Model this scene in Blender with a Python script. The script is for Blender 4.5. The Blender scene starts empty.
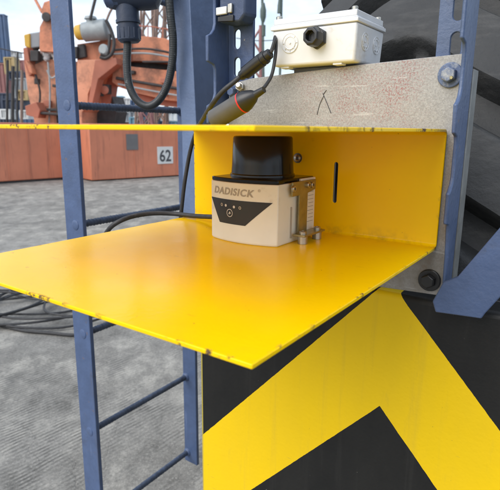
import bpy, bmesh, math, random
from mathutils import Vector, Matrix
import numpy as np
random.seed(7)
PI = math.pi
scene = bpy.context.scene
COL = scene.collection

# ------------------------------------------------------------------ camera geometry
F, PITCH, ROLL, YAW = 507.06, .22451627, .00879968, .61064
H = 1.5                                            # eye height over the yard
CORNER = Vector((.198898, .528234, H - .121063))   # inner bottom right corner of the yellow bracket
FW = Vector((0, math.cos(PITCH), -math.sin(PITCH)))
UP0 = Vector((0, math.sin(PITCH), math.cos(PITCH)))
RT0 = Vector((1, 0, 0))
RT = RT0 * math.cos(ROLL) + UP0 * math.sin(ROLL)
UP = -RT0 * math.sin(ROLL) + UP0 * math.cos(ROLL)
EYE = Vector((0, 0, H))
ROT = Matrix.Rotation(-YAW, 4, 'Z')                # machine axes: a to the right along the front, b into the machine, z up

def W(a, b, z):
    return CORNER + (ROT @ Vector((a, b, z)))

def at(x, y, D):
    d = FW + RT * ((x - 250) / F) - UP * ((y - 245) / F)
    return EYE + d * (D / d.y)

def on_ground(x, y, h=0.0):
    d = FW + RT * ((x - 250) / F) - UP * ((y - 245) / F)
    return EYE + d * ((h - H) / d.z)

cam_d = bpy.data.cameras.new('camera')
cam = bpy.data.objects.new('camera', cam_d)
COL.objects.link(cam)
cam.matrix_world = Matrix(((RT.x, UP.x, -FW.x, EYE.x), (RT.y, UP.y, -FW.y, EYE.y), (RT.z, UP.z, -FW.z, EYE.z), (0, 0, 0, 1)))
cam_d.sensor_width = 36
cam_d.lens = 36 * F / 500
cam_d.clip_start = .01
cam_d.clip_end = 3000
cam_d.dof.use_dof = True
cam_d.dof.focus_distance = .60
cam_d.dof.aperture_fstop = 18.0
scene.camera = cam

# ------------------------------------------------------------------ materials
def new_mat(name):
    m = bpy.data.materials.new(name)
    m.use_nodes = True
    nt = m.node_tree
    return m, nt, nt.nodes['Principled BSDF']

def N(nt, typ, **kw):
    n = nt.nodes.new(typ)
    for k, v in kw.items():
        if k.startswith('i_'):
            key = k[2:]
            key = int(key) if key.isdigit() else key.replace('_', ' ')
            n.inputs[key].default_value = v
        else:
            setattr(n, k, v)
    return n

def noise(nt, vec, scale, detail=4, rough=.6, sc=None):
    n = N(nt, 'ShaderNodeTexNoise', i_Scale=scale, i_Detail=detail, i_Roughness=rough)
    if sc:
        mp = N(nt, 'ShaderNodeMapping')
        mp.inputs['Scale'].default_value = sc
        nt.links.new(vec, mp.inputs['Vector'])
        vec = mp.outputs['Vector']
    nt.links.new(vec, n.inputs['Vector'])
    return n.outputs['Fac']

def ramp(nt, fac, p0, p1, v0=0., v1=1.):
    n = N(nt, 'ShaderNodeMapRange')
    n.inputs['From Min'].default_value = p0
    n.inputs['From Max'].default_value = p1
    n.inputs['To Min'].default_value = v0
    n.inputs['To Max'].default_value = v1
    nt.links.new(fac, n.inputs['Value'])
    return n.outputs['Result']

def mixc(nt, fac, c0, c1):
    n = N(nt, 'ShaderNodeMix', data_type='RGBA')
    if isinstance(fac, (int, float)):
        n.inputs['Factor'].default_value = fac
    else:
        nt.links.new(fac, n.inputs['Factor'])
    for key, c in (('A', c0), ('B', c1)):
        s = [i for i in n.inputs if i.name == key and i.type == 'RGBA'][0]
        if isinstance(c, (tuple, list)):
            s.default_value = (*c, 1)
        else:
            nt.links.new(c, s)
    return [o for o in n.outputs if o.type == 'RGBA'][0]

def mth(nt, op, a, b=None, c=None):
    n = N(nt, 'ShaderNodeMath', operation=op)
    for i, v in enumerate((a, b, c)):
        if v is None:
            continue
        if isinstance(v, (int, float)):
            n.inputs[i].default_value = v
        else:
            nt.links.new(v, n.inputs[i])
    return n.outputs[0]

def bump(nt, bsdf, h, dist, strength=1.0):
    n = N(nt, 'ShaderNodeBump')
    n.inputs['Strength'].default_value = strength
    n.inputs['Distance'].default_value = dist
    nt.links.new(h, n.inputs['Height'])
    nt.links.new(n.outputs['Normal'], bsdf.inputs['Normal'])

def objco(nt):
    return N(nt, 'ShaderNodeTexCoord').outputs['Object']

def simple(name, col, rough=.5, metal=0., var=.25, scale=30, bumpd=0., bscale=200, coat=0., dirt=None, dirt_amt=.0, dscale=8, spec=.5, chips=None, cscale=55):
    """one colour with uneven tone, uneven gloss, a little surface relief and some dirt"""
    m, nt, b = new_mat(name)
    co = objco(nt)
    f = noise(nt, co, scale, 5)
    c = mixc(nt, ramp(nt, f, .3, .7), tuple(x * (1 - var) for x in col), tuple(min(1, x * (1 + var)) for x in col))
    if dirt:
        g = ramp(nt, noise(nt, co, dscale, 7, .7), .62 - .2 * dirt_amt, .72)
        g = mth(nt, 'MULTIPLY', g, min(1., .4 + dirt_amt))
        c = mixc(nt, g, c, dirt)
    if chips:
        k = ramp(nt, noise(nt, co, cscale if scale > 5 else 3.5, 6, .72), .655, .675)
        c = mixc(nt, mth(nt, 'MULTIPLY', k, .85), c, chips)
        k = ramp(nt, noise(nt, co, 28 if scale > 5 else 3, 3, .6, (1.8, 1.8, .16)), .66, .72, 0, .35)
        c = mixc(nt, k, c, tuple(min(1, x * 1.5 + .08) for x in col))
        k = ramp(nt, noise(nt, co, 9 if scale > 5 else 1.6, 7, .75, (1.5, 1.5, .2)), .58, .75, 0, .45)
        c = mixc(nt, k, c, (.085, .075, .07))
    nt.links.new(c, b.inputs['Base Color'])
    nt.links.new(ramp(nt, noise(nt, co, scale * 2.3, 4), .3, .7, rough * .8, min(1, rough * 1.2)), b.inputs['Roughness'])
    b.inputs['Metallic'].default_value = metal
    b.inputs['Coat Weight'].default_value = coat
    b.inputs['Coat Roughness'].default_value = .2
    b.inputs['Specular IOR Level'].default_value = spec
    if bumpd:
        bump(nt, b, noise(nt, co, bscale, 3), bumpd)
    return m

M = {}
M['blue'] = simple('blue_paint', (.062, .097, .190), .42, var=.14, scale=25, bumpd=.0006, bscale=160, dirt=(.05, .06, .09), dirt_amt=.25, dscale=14, chips=(.16, .105, .075))
M['blue_dark'] = simple('worn_dark_blue_paint', (.045, .075, .165), .45, var=.15, scale=25, bumpd=.0005, bscale=160, dirt=(.04, .05, .08), dirt_amt=.25, dscale=14, chips=(.28, .27, .26))
M['blue_pale'] = simple('sunbleached_blue_paint', (.11, .155, .26), .42, var=.14, scale=25, bumpd=.0006, bscale=160)
M['blue_bolt'] = simple('scuffed_blue_bolt_paint', (.075, .112, .21), .42, var=.2, scale=60, bumpd=.0003, bscale=300, dirt=(.40, .41, .40), dirt_amt=.55, dscale=90, chips=(.30, .20, .12), cscale=140)
M['navy'] = simple('dark_blue_paint', (.032, .053, .115), .5, var=.15, scale=20, bumpd=.0005, bscale=150)
M['navy_dark'] = simple('very_dark_blue_paint', (.022, .034, .065), .5, var=.2, scale=20, bumpd=.0004, bscale=150, dirt=(.08, .08, .08), dirt_amt=.15, dscale=20)
M['rung'] = simple('rebar_paint', (.045, .065, .11), .6, var=.3, scale=60, dirt=(.1, .1, .1), dirt_amt=.2, dscale=40)
M['black_plastic'] = simple('black_plastic', (.012, .012, .013), .35, var=.2)
M['gloss_black'] = simple('gloss_black', (.005, .005, .006), .16, var=.1, scale=12, spec=.35)
M['rubber'] = simple('rubber_cable', (.022, .022, .024), .55, var=.3, scale=50, dirt=(.09, .085, .08), dirt_amt=.2, dscale=60)
M['conduit'] = simple('conduit_plastic', (.020, .023, .025), .42, var=.2, scale=60, dirt=(.35, .36, .37), dirt_amt=.05, dscale=70)
M['olive'] = simple('dark_olive_plastic', (.075, .070, .062), .42, var=.15, scale=40)
M['red'] = simple('red_ring', (.55, .02, .02), .4)
M['steel'] = simple('zinc_steel', (.45, .43, .38), .32, metal=.9, var=.15, scale=80)
M['brass'] = simple('yellow_passivated_steel', (.34, .30, .16), .34, metal=.8, var=.2, scale=60)
M['galv'] = simple('galvanised_strip', (.20, .205, .20), .5, metal=.3, var=.2, scale=50)
M['cream'] = simple('cream_plastic', (.76, .765, .67), .42, var=.05, scale=24, dirt=(.50, .45, .33), dirt_amt=.1, dscale=40)
M['cream_side'] = simple('pale_side_cover', (.74, .72, .63), .5, var=.05, scale=20)
M['print_grey'] = simple('grey_print', (.36, .335, .28), .5, var=.05)
M['white_print'] = simple('white_print', (.62, .60, .56), .5, var=.05)
M['box'] = simple('white_box_plastic', (.66, .67, .68), .40, var=.06, scale=22, dirt=(.42, .36, .28), dirt_amt=.12, dscale=26)
M['boxlid'] = simple('white_lid_plastic', (.66, .67, .68), .38, var=.06, scale=22, dirt=(.42, .38, .32), dirt_amt=.1, dscale=30)
M['ink'] = simple('pen_ink', (.05, .05, .055), .6)
M['orange'] = simple('faded_orange_paint', (.56, .215, .115), .6, var=.25, scale=.9, dirt=(.10, .05, .035), dirt_amt=.85, dscale=1.6, chips=(.06, .04, .035))
M['orange_pale'] = simple('pale_orange_paint', (.63, .285, .17), .6, var=.14, scale=.8, dirt=(.15, .075, .05), dirt_amt=.8, dscale=1.5, chips=(.08, .05, .04))
M['orange_deep'] = simple('deep_orange_and_shade', (.36, .125, .075), .6, var=.2, scale=1.2, dirt=(.05, .035, .03), dirt_amt=.25, dscale=1.6)  # darker crane parts, plus painted shade in the recess and under the boom
M['dark'] = simple('greasy_steel_and_shade', (.03, .027, .027), .6, var=.4, scale=4)  # dark steel parts, plus painted shade in the crane's gaps and openings
M['grey_motor'] = simple('grey_motor_paint', (.27, .30, .31), .5, var=.15, scale=4, dirt=(.1, .1, .1), dirt_amt=.15, dscale=4)
M['sign_white'] = simple('sign_white', (.62, .62, .60), .6, var=.06, scale=4)
M['sign_grey'] = simple('sign_grey', (.13, .125, .125), .6, var=.1, scale=4)
M['yellow_far'] = simple('faded_yellow_paint', (.55, .34, .05), .6, var=.2, scale=2)
M['chain'] = simple('pale_chain_steel', (.55, .56, .56), .4, metal=.3, var=.3, scale=6)
for n, c in dict(c_blue=(.055, .10, .19), c_navy=(.035, .048, .08), c_red=(.26, .115, .11), c_yellow=(.38, .28, .13), c_white=(.62, .63, .62),
                 c_teal=(.15, .29, .38), c_rust=(.30, .15, .10), c_grey=(.26, .28, .30)).items():
    M[n] = simple('container_' + n[2:], c, .6, var=.15, scale=.7, dirt=(.15, .13, .12), dirt_amt=.1, dscale=.8)
M['pole_green'] = simple('dark_green_pole', (.07, .10, .09), .6)
M['pole_rust'] = simple('rusty_pole', (.20, .13, .10), .6)

def yellow_paint():
    m, nt, b = new_mat('yellow_bracket_paint')
    co = objco(nt)
    f = noise(nt, co, 9, 5)
    c = mixc(nt, ramp(nt, f, .3, .7), (.90, .56, .001), (.94, .61, .002))
    # worn front edges: chips where the two plates end
    sp = N(nt, 'ShaderNodeSeparateXYZ')
    nt.links.new(co, sp.inputs[0])
    edge = mth(nt, 'MINIMUM', mth(nt, 'ADD', sp.outputs[1], .3439), mth(nt, 'MULTIPLY', sp.outputs[0], -1))
    edge = mth(nt, 'MINIMUM', edge, mth(nt, 'ADD', sp.outputs[0], .3403))
    near = ramp(nt, edge, .0004, .0034, 1, 0)
    chip = ramp(nt, noise(nt, co, 110, 6, .75), .53, .59)
    chip = mth(nt, 'MULTIPLY', mth(nt, 'MULTIPLY', near, chip), ramp(nt, noise(nt, co, 17, 3, .6), .46, .58))
    c = mixc(nt, chip, c, (.10, .06, .045))
    speck = ramp(nt, noise(nt, co, 150, 2, .5), .755, .775)
    c = mixc(nt, mth(nt, 'MULTIPLY', speck, .75), c, (.33, .16, .03))
    scu = ramp(nt, noise(nt, co, 38, 5, .7, (.25, 1.4, 1)), .66, .70, 0, .4)
    c = mixc(nt, scu, c, (.48, .30, .02))
    drt = ramp(nt, noise(nt, co, 5, 8, .78), .52, .74, 0, .16)
    c = mixc(nt, drt, c, (.50, .33, .03))
    # grime that collects along the inside of the lower bend
    bend = mth(nt, 'MULTIPLY', ramp(nt, sp.outputs[1], -.020, -.003), ramp(nt, sp.outputs[2], .016, .004))
    bend = mth(nt, 'MULTIPLY', bend, ramp(nt, noise(nt, co, 40, 6, .7), .46, .66, .0, .35))
    c = mixc(nt, bend, c, (.20, .13, .04))
    smear = ramp(nt, noise(nt, co, 14, 7, .75, (1, .35, 1)), .56, .74, 0, .16)
    c = mixc(nt, smear, c, (.66, .44, .04))
    nt.links.new(c, b.inputs['Base Color'])
    r = mth(nt, 'ADD', ramp(nt, noise(nt, co, 12, 6, .7), .3, .7, .15, .27), mth(nt, 'MULTIPLY', chip, .4))
    nt.links.new(r, b.inputs['Roughness'])
    h = mth(nt, 'ADD', mth(nt, 'MULTIPLY', noise(nt, co, 230, 2), .45), mth(nt, 'MULTIPLY', noise(nt, co, 9, 2), 3.))
    h = mth(nt, 'SUBTRACT', h, mth(nt, 'MULTIPLY', chip, 1.2))
    bump(nt, b, h, .00022)
    b.inputs['Specular IOR Level'].default_value = .17
    return m
M['yellow'] = yellow_paint()

def chevron():
    m, nt, b = new_mat('chevron_paint')
    co = objco(nt)
    sp = N(nt, 'ShaderNodeSeparateXYZ')
    nt.links.new(co, sp.inputs[0])
    a = mth(nt, 'ADD', sp.outputs[0], .0495)
    k = mth(nt, 'ADD', sp.outputs[2], mth(nt, 'MULTIPLY', mth(nt, 'ABSOLUTE', a), 1.09))
    wob = mth(nt, 'MULTIPLY', mth(nt, 'SUBTRACT', noise(nt, co, 70, 5, .7), .5), .0022)
    k = mth(nt, 'ADD', k, wob)
    k = mth(nt, 'FLOORED_MODULO', mth(nt, 'ADD', k, .206), .32)
    yel = mth(nt, 'MULTIPLY', mth(nt, 'GREATER_THAN', k, 0.), mth(nt, 'LESS_THAN', k, .16))
    rim = mth(nt, 'LESS_THAN', sp.outputs[0], -.3318)
    f = noise(nt, co, 11, 6, .65, (1, 1, .45))
    yc = mixc(nt, ramp(nt, f, .3, .75), (.80, .525, .002), (.74, .49, .006))
    st = ramp(nt, noise(nt, co, 20, 8, .75, (2.2, 1, .35)), .60, .74, 0, .25)
    yc = mixc(nt, st, yc, (.36, .26, .05))
    scr = ramp(nt, noise(nt, co, 60, 3, .6, (.35, 1, 3.0)), .72, .76, 0, .5)
    yc = mixc(nt, scr, yc, (.30, .22, .05))
    bc = mixc(nt, ramp(nt, f, .3, .75), (.009, .009, .009), (.018, .0175, .016))
    bs = ramp(nt, noise(nt, co, 130, 3, .6), .74, .77, 0, .45)
    bc = mixc(nt, bs, bc, (.35, .33, .28))
    run = ramp(nt, noise(nt, co, 16, 7, .7, (2.4, 1, .12)), .56, .72, 0, .20)
    yc = mixc(nt, run, yc, (.40, .28, .05))
    bc = mixc(nt, mth(nt, 'MULTIPLY', run, .55), bc, (.10, .095, .085))
    pk = ramp(nt, noise(nt, co, 95, 6, .75), .69, .71)
    yc = mixc(nt, mth(nt, 'MULTIPLY', pk, .7), yc, (.07, .06, .045))
    hs = ramp(nt, noise(nt, co, 30, 3, .6, (.12, 1, 2.5)), .70, .73, 0, .5)
    bc = mixc(nt, hs, bc, (.16, .15, .13))
    c = mixc(nt, yel, bc, yc)
    c = mixc(nt, mth(nt, 'MULTIPLY', rim, .8), c, (.42, .33, .05))
    nt.links.new(c, b.inputs['Base Color'])
    nt.links.new(ramp(nt, noise(nt, co, 17, 5), .3, .7, .42, .62), b.inputs['Roughness'])
    b.inputs['Specular IOR Level'].default_value = .25
    bump(nt, b, noise(nt, co, 180, 3), .0003)
    return m
M['chevron'] = chevron()

def grey_plate():
    m, nt, b = new_mat('speckled_plate')
    co = objco(nt)
    c = mixc(nt, ramp(nt, noise(nt, co, 620, 4, .8), .34, .66), (.22, .218, .214), (.39, .388, .382))
    c = mixc(nt, ramp(nt, noise(nt, co, 10, 6, .7), .5, .75, 0, .6), c, (.36, .36, .355))
    red = mth(nt, 'MULTIPLY', ramp(nt, noise(nt, co, 520, 3, .75), .50, .57), ramp(nt, noise(nt, co, 26, 5, .7), .38, .60, .10, 1.))
    sp = N(nt, 'ShaderNodeSeparateXYZ')
    nt.links.new(co, sp.inputs[0])
    mask = mth(nt, 'MULTIPLY', ramp(nt, sp.outputs[0], -.21, -.12), ramp(nt, sp.outputs[0], -.01, -.05))
    mask = mth(nt, 'MULTIPLY', mask, ramp(nt, sp.outputs[2], .10, .15))
    c = mixc(nt, mth(nt, 'MULTIPLY', mth(nt, 'MULTIPLY', red, mask), .75), c, (.24, .06, .06))
    low = ramp(nt, sp.outputs[2], .13, .02)
    drt = mth(nt, 'MULTIPLY', low, ramp(nt, noise(nt, co, 45, 6, .7), .35, .7, .25, .85))
    c = mixc(nt, drt, c, (.17, .145, .11))
    scr = ramp(nt, noise(nt, co, 130, 3, .6, (.10, 1, 1.6)), .66, .70, 0, .35)
    c = mixc(nt, scr, c, (.60, .60, .59))
    rust = ramp(nt, noise(nt, co, 30, 6, .7), .64, .74, 0, .55)
    c = mixc(nt, rust, c, (.20, .13, .085))
    nt.links.new(c, b.inputs['Base Color'])
    b.inputs['Roughness'].default_value = .5
    b.inputs['Metallic'].default_value = .1
    bump(nt, b, noise(nt, co, 260, 4), .0002)
    return m
M['plate'] = grey_plate()

def tyre_mat():
    m, nt, b = new_mat('dusty_tyre_rubber')
    co = objco(nt)
    c = mixc(nt, ramp(nt, noise(nt, co, 7, 7, .7), .3, .7), (.018, .0185, .0185), (.036, .0365, .036))
    c = mixc(nt, ramp(nt, noise(nt, co, 40, 6, .7, (.25, 1, 1)), .52, .70, 0, .55), c, (.075, .073, .069))
    nt.links.new(c, b.inputs['Base Color'])
    b.inputs['Roughness'].default_value = .62
    bump(nt, b, noise(nt, co, 70, 7, .7), .0022)
    return m
M['tyre'] = tyre_mat()

def ground_mat():
    m, nt, b = new_mat('grooved_concrete')
    co = objco(nt)
    sp = N(nt, 'ShaderNodeSeparateXYZ')
    nt.links.new(co, sp.inputs[0])
    ang = math.radians(48)
    v = mth(nt, 'SUBTRACT', mth(nt, 'MULTIPLY', sp.outputs[1], math.cos(ang)), mth(nt, 'MULTIPLY', sp.outputs[0], math.sin(ang)))
    w = mth(nt, 'MULTIPLY', mth(nt, 'SUBTRACT', noise(nt, co, 1.3, 3), .5), .11)
    s = mth(nt, 'SINE', mth(nt, 'MULTIPLY', mth(nt, 'ADD', v, w), 2 * PI / .025))
    worn = mth(nt, 'MULTIPLY', ramp(nt, noise(nt, co, 1.1, 6, .65), .42, .58), ramp(nt, noise(nt, co, 9, 5, .7), .34, .60))
    g = mth(nt, 'MULTIPLY', ramp(nt, s, -.1, .9), worn)
    big = noise(nt, co, .55, 7, .68)
    med = noise(nt, co, 3.6, 9, .74, (1, .6, 1))
    fine = noise(nt, co, 55, 6, .75)
    grit = noise(nt, co, 125, 4, .75)
    c = mixc(nt, ramp(nt, big, .36, .64), (.145, .138, .122), (.275, .264, .240))
    c = mixc(nt, ramp(nt, med, .50, .62, 0, .85), c, (.37, .352, .31))
    c = mixc(nt, ramp(nt, med, .47, .34, 0, .80), c, (.070, .066, .058))
    c = mixc(nt, ramp(nt, fine, .52, .70, 0, .45), c, (.43, .41, .365))
    c = mixc(nt, ramp(nt, fine, .46, .34, 0, .50), c, (.07, .068, .064))
    c = mixc(nt, ramp(nt, grit, .58, .68, 0, .75), c, (.50, .485, .44))
    c = mixc(nt, ramp(nt, grit, .42, .33, 0, .75), c, (.05, .05, .047))
    c = mixc(nt, mth(nt, 'MULTIPLY', g, .68), c, (.055, .052, .046))
    oil = ramp(nt, noise(nt, co, .9, 6, .62), .60, .70, 0, .65)
    c = mixc(nt, oil, c, (.07, .069, .066))
    # hairline cracks and slab joints
    vo = N(nt, 'ShaderNodeTexVoronoi', feature='DISTANCE_TO_EDGE', i_Scale=.55)
    wv = N(nt, 'ShaderNodeVectorMath', operation='ADD')
    nz = N(nt, 'ShaderNodeTexNoise', i_Scale=2.2, i_Detail=6)
    nt.links.new(co, nz.inputs['Vector'])
    sc_ = N(nt, 'ShaderNodeVectorMath', operation='SCALE')
    sc_.inputs['Scale'].default_value = .5
    nt.links.new(nz.outputs['Color'], sc_.inputs[0])
    nt.links.new(co, wv.inputs[0])
    nt.links.new(sc_.outputs[0], wv.inputs[1])
    nt.links.new(wv.outputs[0], vo.inputs['Vector'])
    crack = ramp(nt, vo.outputs['Distance'], .0012, .0003, 0, .22)
    c = mixc(nt, crack, c, (.035, .034, .032))
    nt.links.new(c, b.inputs['Base Color'])
    b.inputs['Roughness'].default_value = .85
    h = mth(nt, 'ADD', mth(nt, 'MULTIPLY', g, -.7), mth(nt, 'MULTIPLY', med, .8))
    h = mth(nt, 'ADD', h, mth(nt, 'MULTIPLY', fine, .5))
    h = mth(nt, 'SUBTRACT', h, crack)
    bump(nt, b, h, .007)
    return m
M['ground'] = ground_mat()

def streaked(name, col, dark):
    """painted steel with rust runs down its faces"""
    m, nt, b = new_mat(name)
    co = objco(nt)
    c = mixc(nt, ramp(nt, noise(nt, co, 1.1, 5), .3, .7), tuple(x * .86 for x in col), tuple(x * 1.1 for x in col))
    st = ramp(nt, noise(nt, co, 5, 6, .7, (1.6, 1.6, .12)), .52, .70, 0, .65)
    c = mixc(nt, st, c, dark)
    st2 = ramp(nt, noise(nt, co, 14, 4, .7, (1., 1., .10)), .60, .70, 0, .5)
    c = mixc(nt, st2, c, tuple(x * .6 for x in dark))
    sp = N(nt, 'ShaderNodeSeparateXYZ')
    nt.links.new(co, sp.inputs[0])
    nt.links.new(c, b.inputs['Base Color'])
    b.inputs['Roughness'].default_value = .6
    return m
M['block'] = streaked('rust_streaked_orange', (.55, .19, .105), (.26, .095, .06))

# ------------------------------------------------------------------ mesh helpers
def box(bm, lo, hi):
    vs = [bm.verts.new((x, y, z)) for x in (lo[0], hi[0]) for y in (lo[1], hi[1]) for z in (lo[2], hi[2])]
    for f in ((0, 1, 3, 2), (4, 6, 7, 5), (0, 4, 5, 1), (2, 3, 7, 6), (0, 2, 6, 4), (1, 5, 7, 3)):
        bm.faces.new([vs[i] for i in f])
    return bm

def hexa(bm, A, B):
    """two quads joined into a closed block"""
    n = len(A)
    va = [bm.verts.new(p) for p in A]
    vb = [bm.verts.new(p) for p in B]
    bm.faces.new(va[::-1])
    bm.faces.new(vb)
    for i in range(n):
        j = (i + 1) % n
        bm.faces.new((va[i], va[j], vb[j], vb[i]))
    return bm

def prism(bm, pts, vec):
    vec = Vector(vec)
    return hexa(bm, [Vector(p) for p in pts], [Vector(p) + vec for p in pts])

def frame_of(d):
    d = d.normalized()
    u = d.cross(Vector((0, 0, 1)))
    if u.length < 1e-3:
        u = d.cross(Vector((0, 1, 0)))
    u.normalize()
    return u, d.cross(u).normalized()

def tube(bm, pts, r, seg=12, radii=None, caps=True):
    pts = [Vector(p) for p in pts]
    rings = []
    u = None
    for i, p in enumerate(pts):
        d = (pts[min(i + 1, len(pts) - 1)] - pts[max(i - 1, 0)]).normalized()
        if u is None:
            u, v = frame_of(d)
        else:
            u = (u - d * u.dot(d)).normalized()
            v = d.cross(u).normalized()
        rr = radii[i] if radii else r
        rings.append([bm.verts.new(p + (u * math.cos(2 * PI * k / seg) + v * math.sin(2 * PI * k / seg)) * rr) for k in range(seg)])
    for a, b in zip(rings, rings[1:]):
        for k in range(seg):
            bm.faces.new((a[k], a[(k + 1) % seg], b[(k + 1) % seg], b[k]))
    if caps:
        bm.faces.new(rings[0][::-1])
        bm.faces.new(rings[-1])
    return bm

def lathe(bm, base, axis, prof, seg=32, n_flat=None):
    """prof: list of (distance along the axis, radius)"""
    base, axis = Vector(base), Vector(axis).normalized()
    u, v = frame_of(axis)
    seg = n_flat or seg
    rings = [[bm.verts.new(base + axis * h + (u * math.cos(2 * PI * (k + .5) / seg) + v * math.sin(2 * PI * (k + .5) / seg)) * max(r, 1e-5)) for k in range(seg)] for h, r in prof]
    for a, b in zip(rings, rings[1:]):
        for k in range(seg):
            bm.faces.new((a[k], a[(k + 1) % seg], b[(k + 1) % seg], b[k]))
    bm.faces.new(rings[0][::-1])
    bm.faces.new(rings[-1])
    return bm

def smooth_path(pts, n=10):
    P = [Vector(p) for p in pts]
    out = []
    for i in range(len(P) - 1):
        p0, p1, p2, p3 = P[max(i - 1, 0)], P[i], P[i + 1], P[min(i + 2, len(P) - 1)]
        for k in range(n):
            t = k / n
            out.append(.5 * ((2 * p1) + (p2 - p0) * t + (2 * p0 - 5 * p1 + 4 * p2 - p3) * t * t + (3 * p1 - p0 - 3 * p2 + p3) * t ** 3))
    out.append(P[-1])
    return out

def obj(name, bm, mat, parent=None, bevel=0., smooth=True, angle=35, seg=2, world=False, cut=None):
    """one mesh object; coordinates are local to the parent (or the machine frame / world when there is none)"""
    bmesh.ops.recalc_face_normals(bm, faces=bm.faces[:])
    me = bpy.data.meshes.new(name)
    bm.to_mesh(me)
    bm.free()
    o = bpy.data.objects.new(name, me)
    COL.objects.link(o)
    if parent:
        o.parent = parent
    me.materials.append(mat if not isinstance(mat, str) else M[mat])
    if cut is not None:
        bmesh.ops.recalc_face_normals(cut, faces=cut.faces[:])
        cm = bpy.data.meshes.new('cutter')
        cut.to_mesh(cm)
        cut.free()
        co = bpy.data.objects.new('cutter', cm)
        COL.objects.link(co)
        co.parent = parent
        md = o.modifiers.new('cut', 'BOOLEAN')
        md.operation = 'DIFFERENCE'
        md.object = co
        md.solver = 'EXACT'
        bpy.context.view_layer.update()
        dg = bpy.context.evaluated_depsgraph_get()
        nm = bpy.data.meshes.new_from_object(o.evaluated_get(dg))
        o.modifiers.clear()
        old = o.data
        o.data = nm
        bpy.data.meshes.remove(old)
        bpy.data.objects.remove(co)
        bpy.data.meshes.remove(cm)
        nm.name = name
        me = nm
    if smooth:
        me.polygons.foreach_set('use_smooth', [True] * len(me.polygons))
        me.set_sharp_from_angle(angle=math.radians(angle))
    if bevel:
        b = o.modifiers.new('edges', 'BEVEL')
        b.width = bevel
        b.segments = seg
        b.limit_method = 'ANGLE'
        b.angle_limit = math.radians(30)
        b.harden_normals = False
    return o

def tag(o, label=None, cat=None, group=None, kind=None):
    if label: o['label'] = label
    if cat: o['category'] = cat
    if group: o['group'] = group
    if kind: o['kind'] = kind
    return o

def thing(name, label, cat, base=None, group=None, world=None):
    """Empty at the base of a thing: BASE in machine axes (turned with them), or WORLD in yard axes"""
    o = bpy.data.objects.new(name, None)
    COL.objects.link(o)
    o.empty_display_size = .05
    if world is not None:
        o.location = world
    else:
        o.location = W(*base)
        o.rotation_euler = (0, 0, -YAW)
    return tag(o, label, cat, group)

def place_machine(o):
    o.location = CORNER
    o.rotation_euler = (0, 0, -YAW)
    return o

def B():
    return bmesh.new()

def off(base):
    b = Vector(base)
    return lambda *p: Vector(p) - b

def slot_cut(bm, a, z0, z1, w, b0=-.03, b1=.05):
    """upright slot with round ends, cut along b"""
    r = w / 2
    pts = [(a + r * math.cos(t), b0, z1 - r + r * math.sin(t)) for t in [PI * k / 8 for k in range(9)]]
    pts += [(a + r * math.cos(t), b0, z0 + r + r * math.sin(t)) for t in [PI + PI * k / 8 for k in range(9)]]
    return prism(bm, pts, (0, b1 - b0, 0))

def text_mesh(body, size, bold=0., shear=0.):
    cu = bpy.data.curves.new('letters', 'FONT')
    cu.body = body
    cu.size = size
    cu.offset = bold
    cu.shear = shear
    cu.space_character = 1.12 if len(body) > 3 else 1
    cu.extrude = 0
    cu.resolution_u = 4
    t = bpy.data.objects.new('letters', cu)
    COL.objects.link(t)
    bpy.context.view_layer.update()
    me = bpy.data.meshes.new_from_object(t.evaluated_get(bpy.context.evaluated_depsgraph_get()))
    bm = B()
    bm.from_mesh(me)
    bpy.data.objects.remove(t)
    bpy.data.curves.remove(cu)
    bpy.data.meshes.remove(me)
    return bm

def machine_xyz(p):
    """yard point -> machine axes"""
    return ROT.inverted() @ (Vector(p) - CORNER)

# ------------------------------------------------------------------ setting: ground
bm = B()
for x0, x1, y0, y1 in ((-400, 400, -200, 900),):
    vs = [bm.verts.new(p) for p in ((x0, y0, 0), (x1, y0, 0), (x1, y1, 0), (x0, y1, 0))]
    bm.faces.new(vs)
g = obj('ground', bm, 'ground', smooth=False)
tag(g, 'grey worn concrete yard with fine raked grooves', 'ground', kind='structure')

# ------------------------------------------------------------------ yellow bracket
L, WD, G, TH = .3403, .3439, .12, .003
br = thing('sensor_bracket', 'glossy yellow bent steel bracket with two shelves around the scanner', 'bracket', (0, 0, 0))
ri, ro = .004, .007
prof = []
prof.append((-WD, 0)); 
def arc(cx, cz, r, a0, a1, n=6):
    return [(cx + r * math.cos(a0 + (a1 - a0) * k / n), cz + r * math.sin(a0 + (a1 - a0) * k / n)) for k in range(n + 1)]
inner = [(-WD, 0.)] + arc(-ri, ri, ri, -PI / 2, 0) + arc(-ri, G - ri, ri, 0, PI / 2) + [(-WD, G)]
outer = [(-WD, -TH)] + arc(-ri, ri, ro, -PI / 2, 0) + arc(-ri, G - ri, ro, 0, PI / 2) + [(-WD, G + TH)]
bm = B()
def ring(a):
    return [[bm.verts.new((a, p[0], p[1])) for p in inner], [bm.verts.new((a, p[0], p[1])) for p in outer]]
r0, r1 = ring(-L), ring(0)
n = len(inner)
for i in range(n - 1):
    bm.faces.new((r0[0][i], r0[0][i + 1], r1[0][i + 1], r1[0][i]))
    bm.faces.new((r0[1][i + 1], r0[1][i], r1[1][i], r1[1][i + 1]))
    bm.faces.new((r0[0][i + 1], r0[0][i], r0[1][i], r0[1][i + 1]))
    bm.faces.new((r1[0][i], r1[0][i + 1], r1[1][i + 1], r1[1][i]))
for e in (0, n - 1):
    bm.faces.new((r0[0][e], r1[0][e], r1[1][e], r0[1][e]))
sl = B()
slot_cut(sl, -.1215, .0366, .0846, .0055)
obj('folded_sheet', bm, 'yellow', br, bevel=.0006, cut=sl, angle=25)
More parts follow.
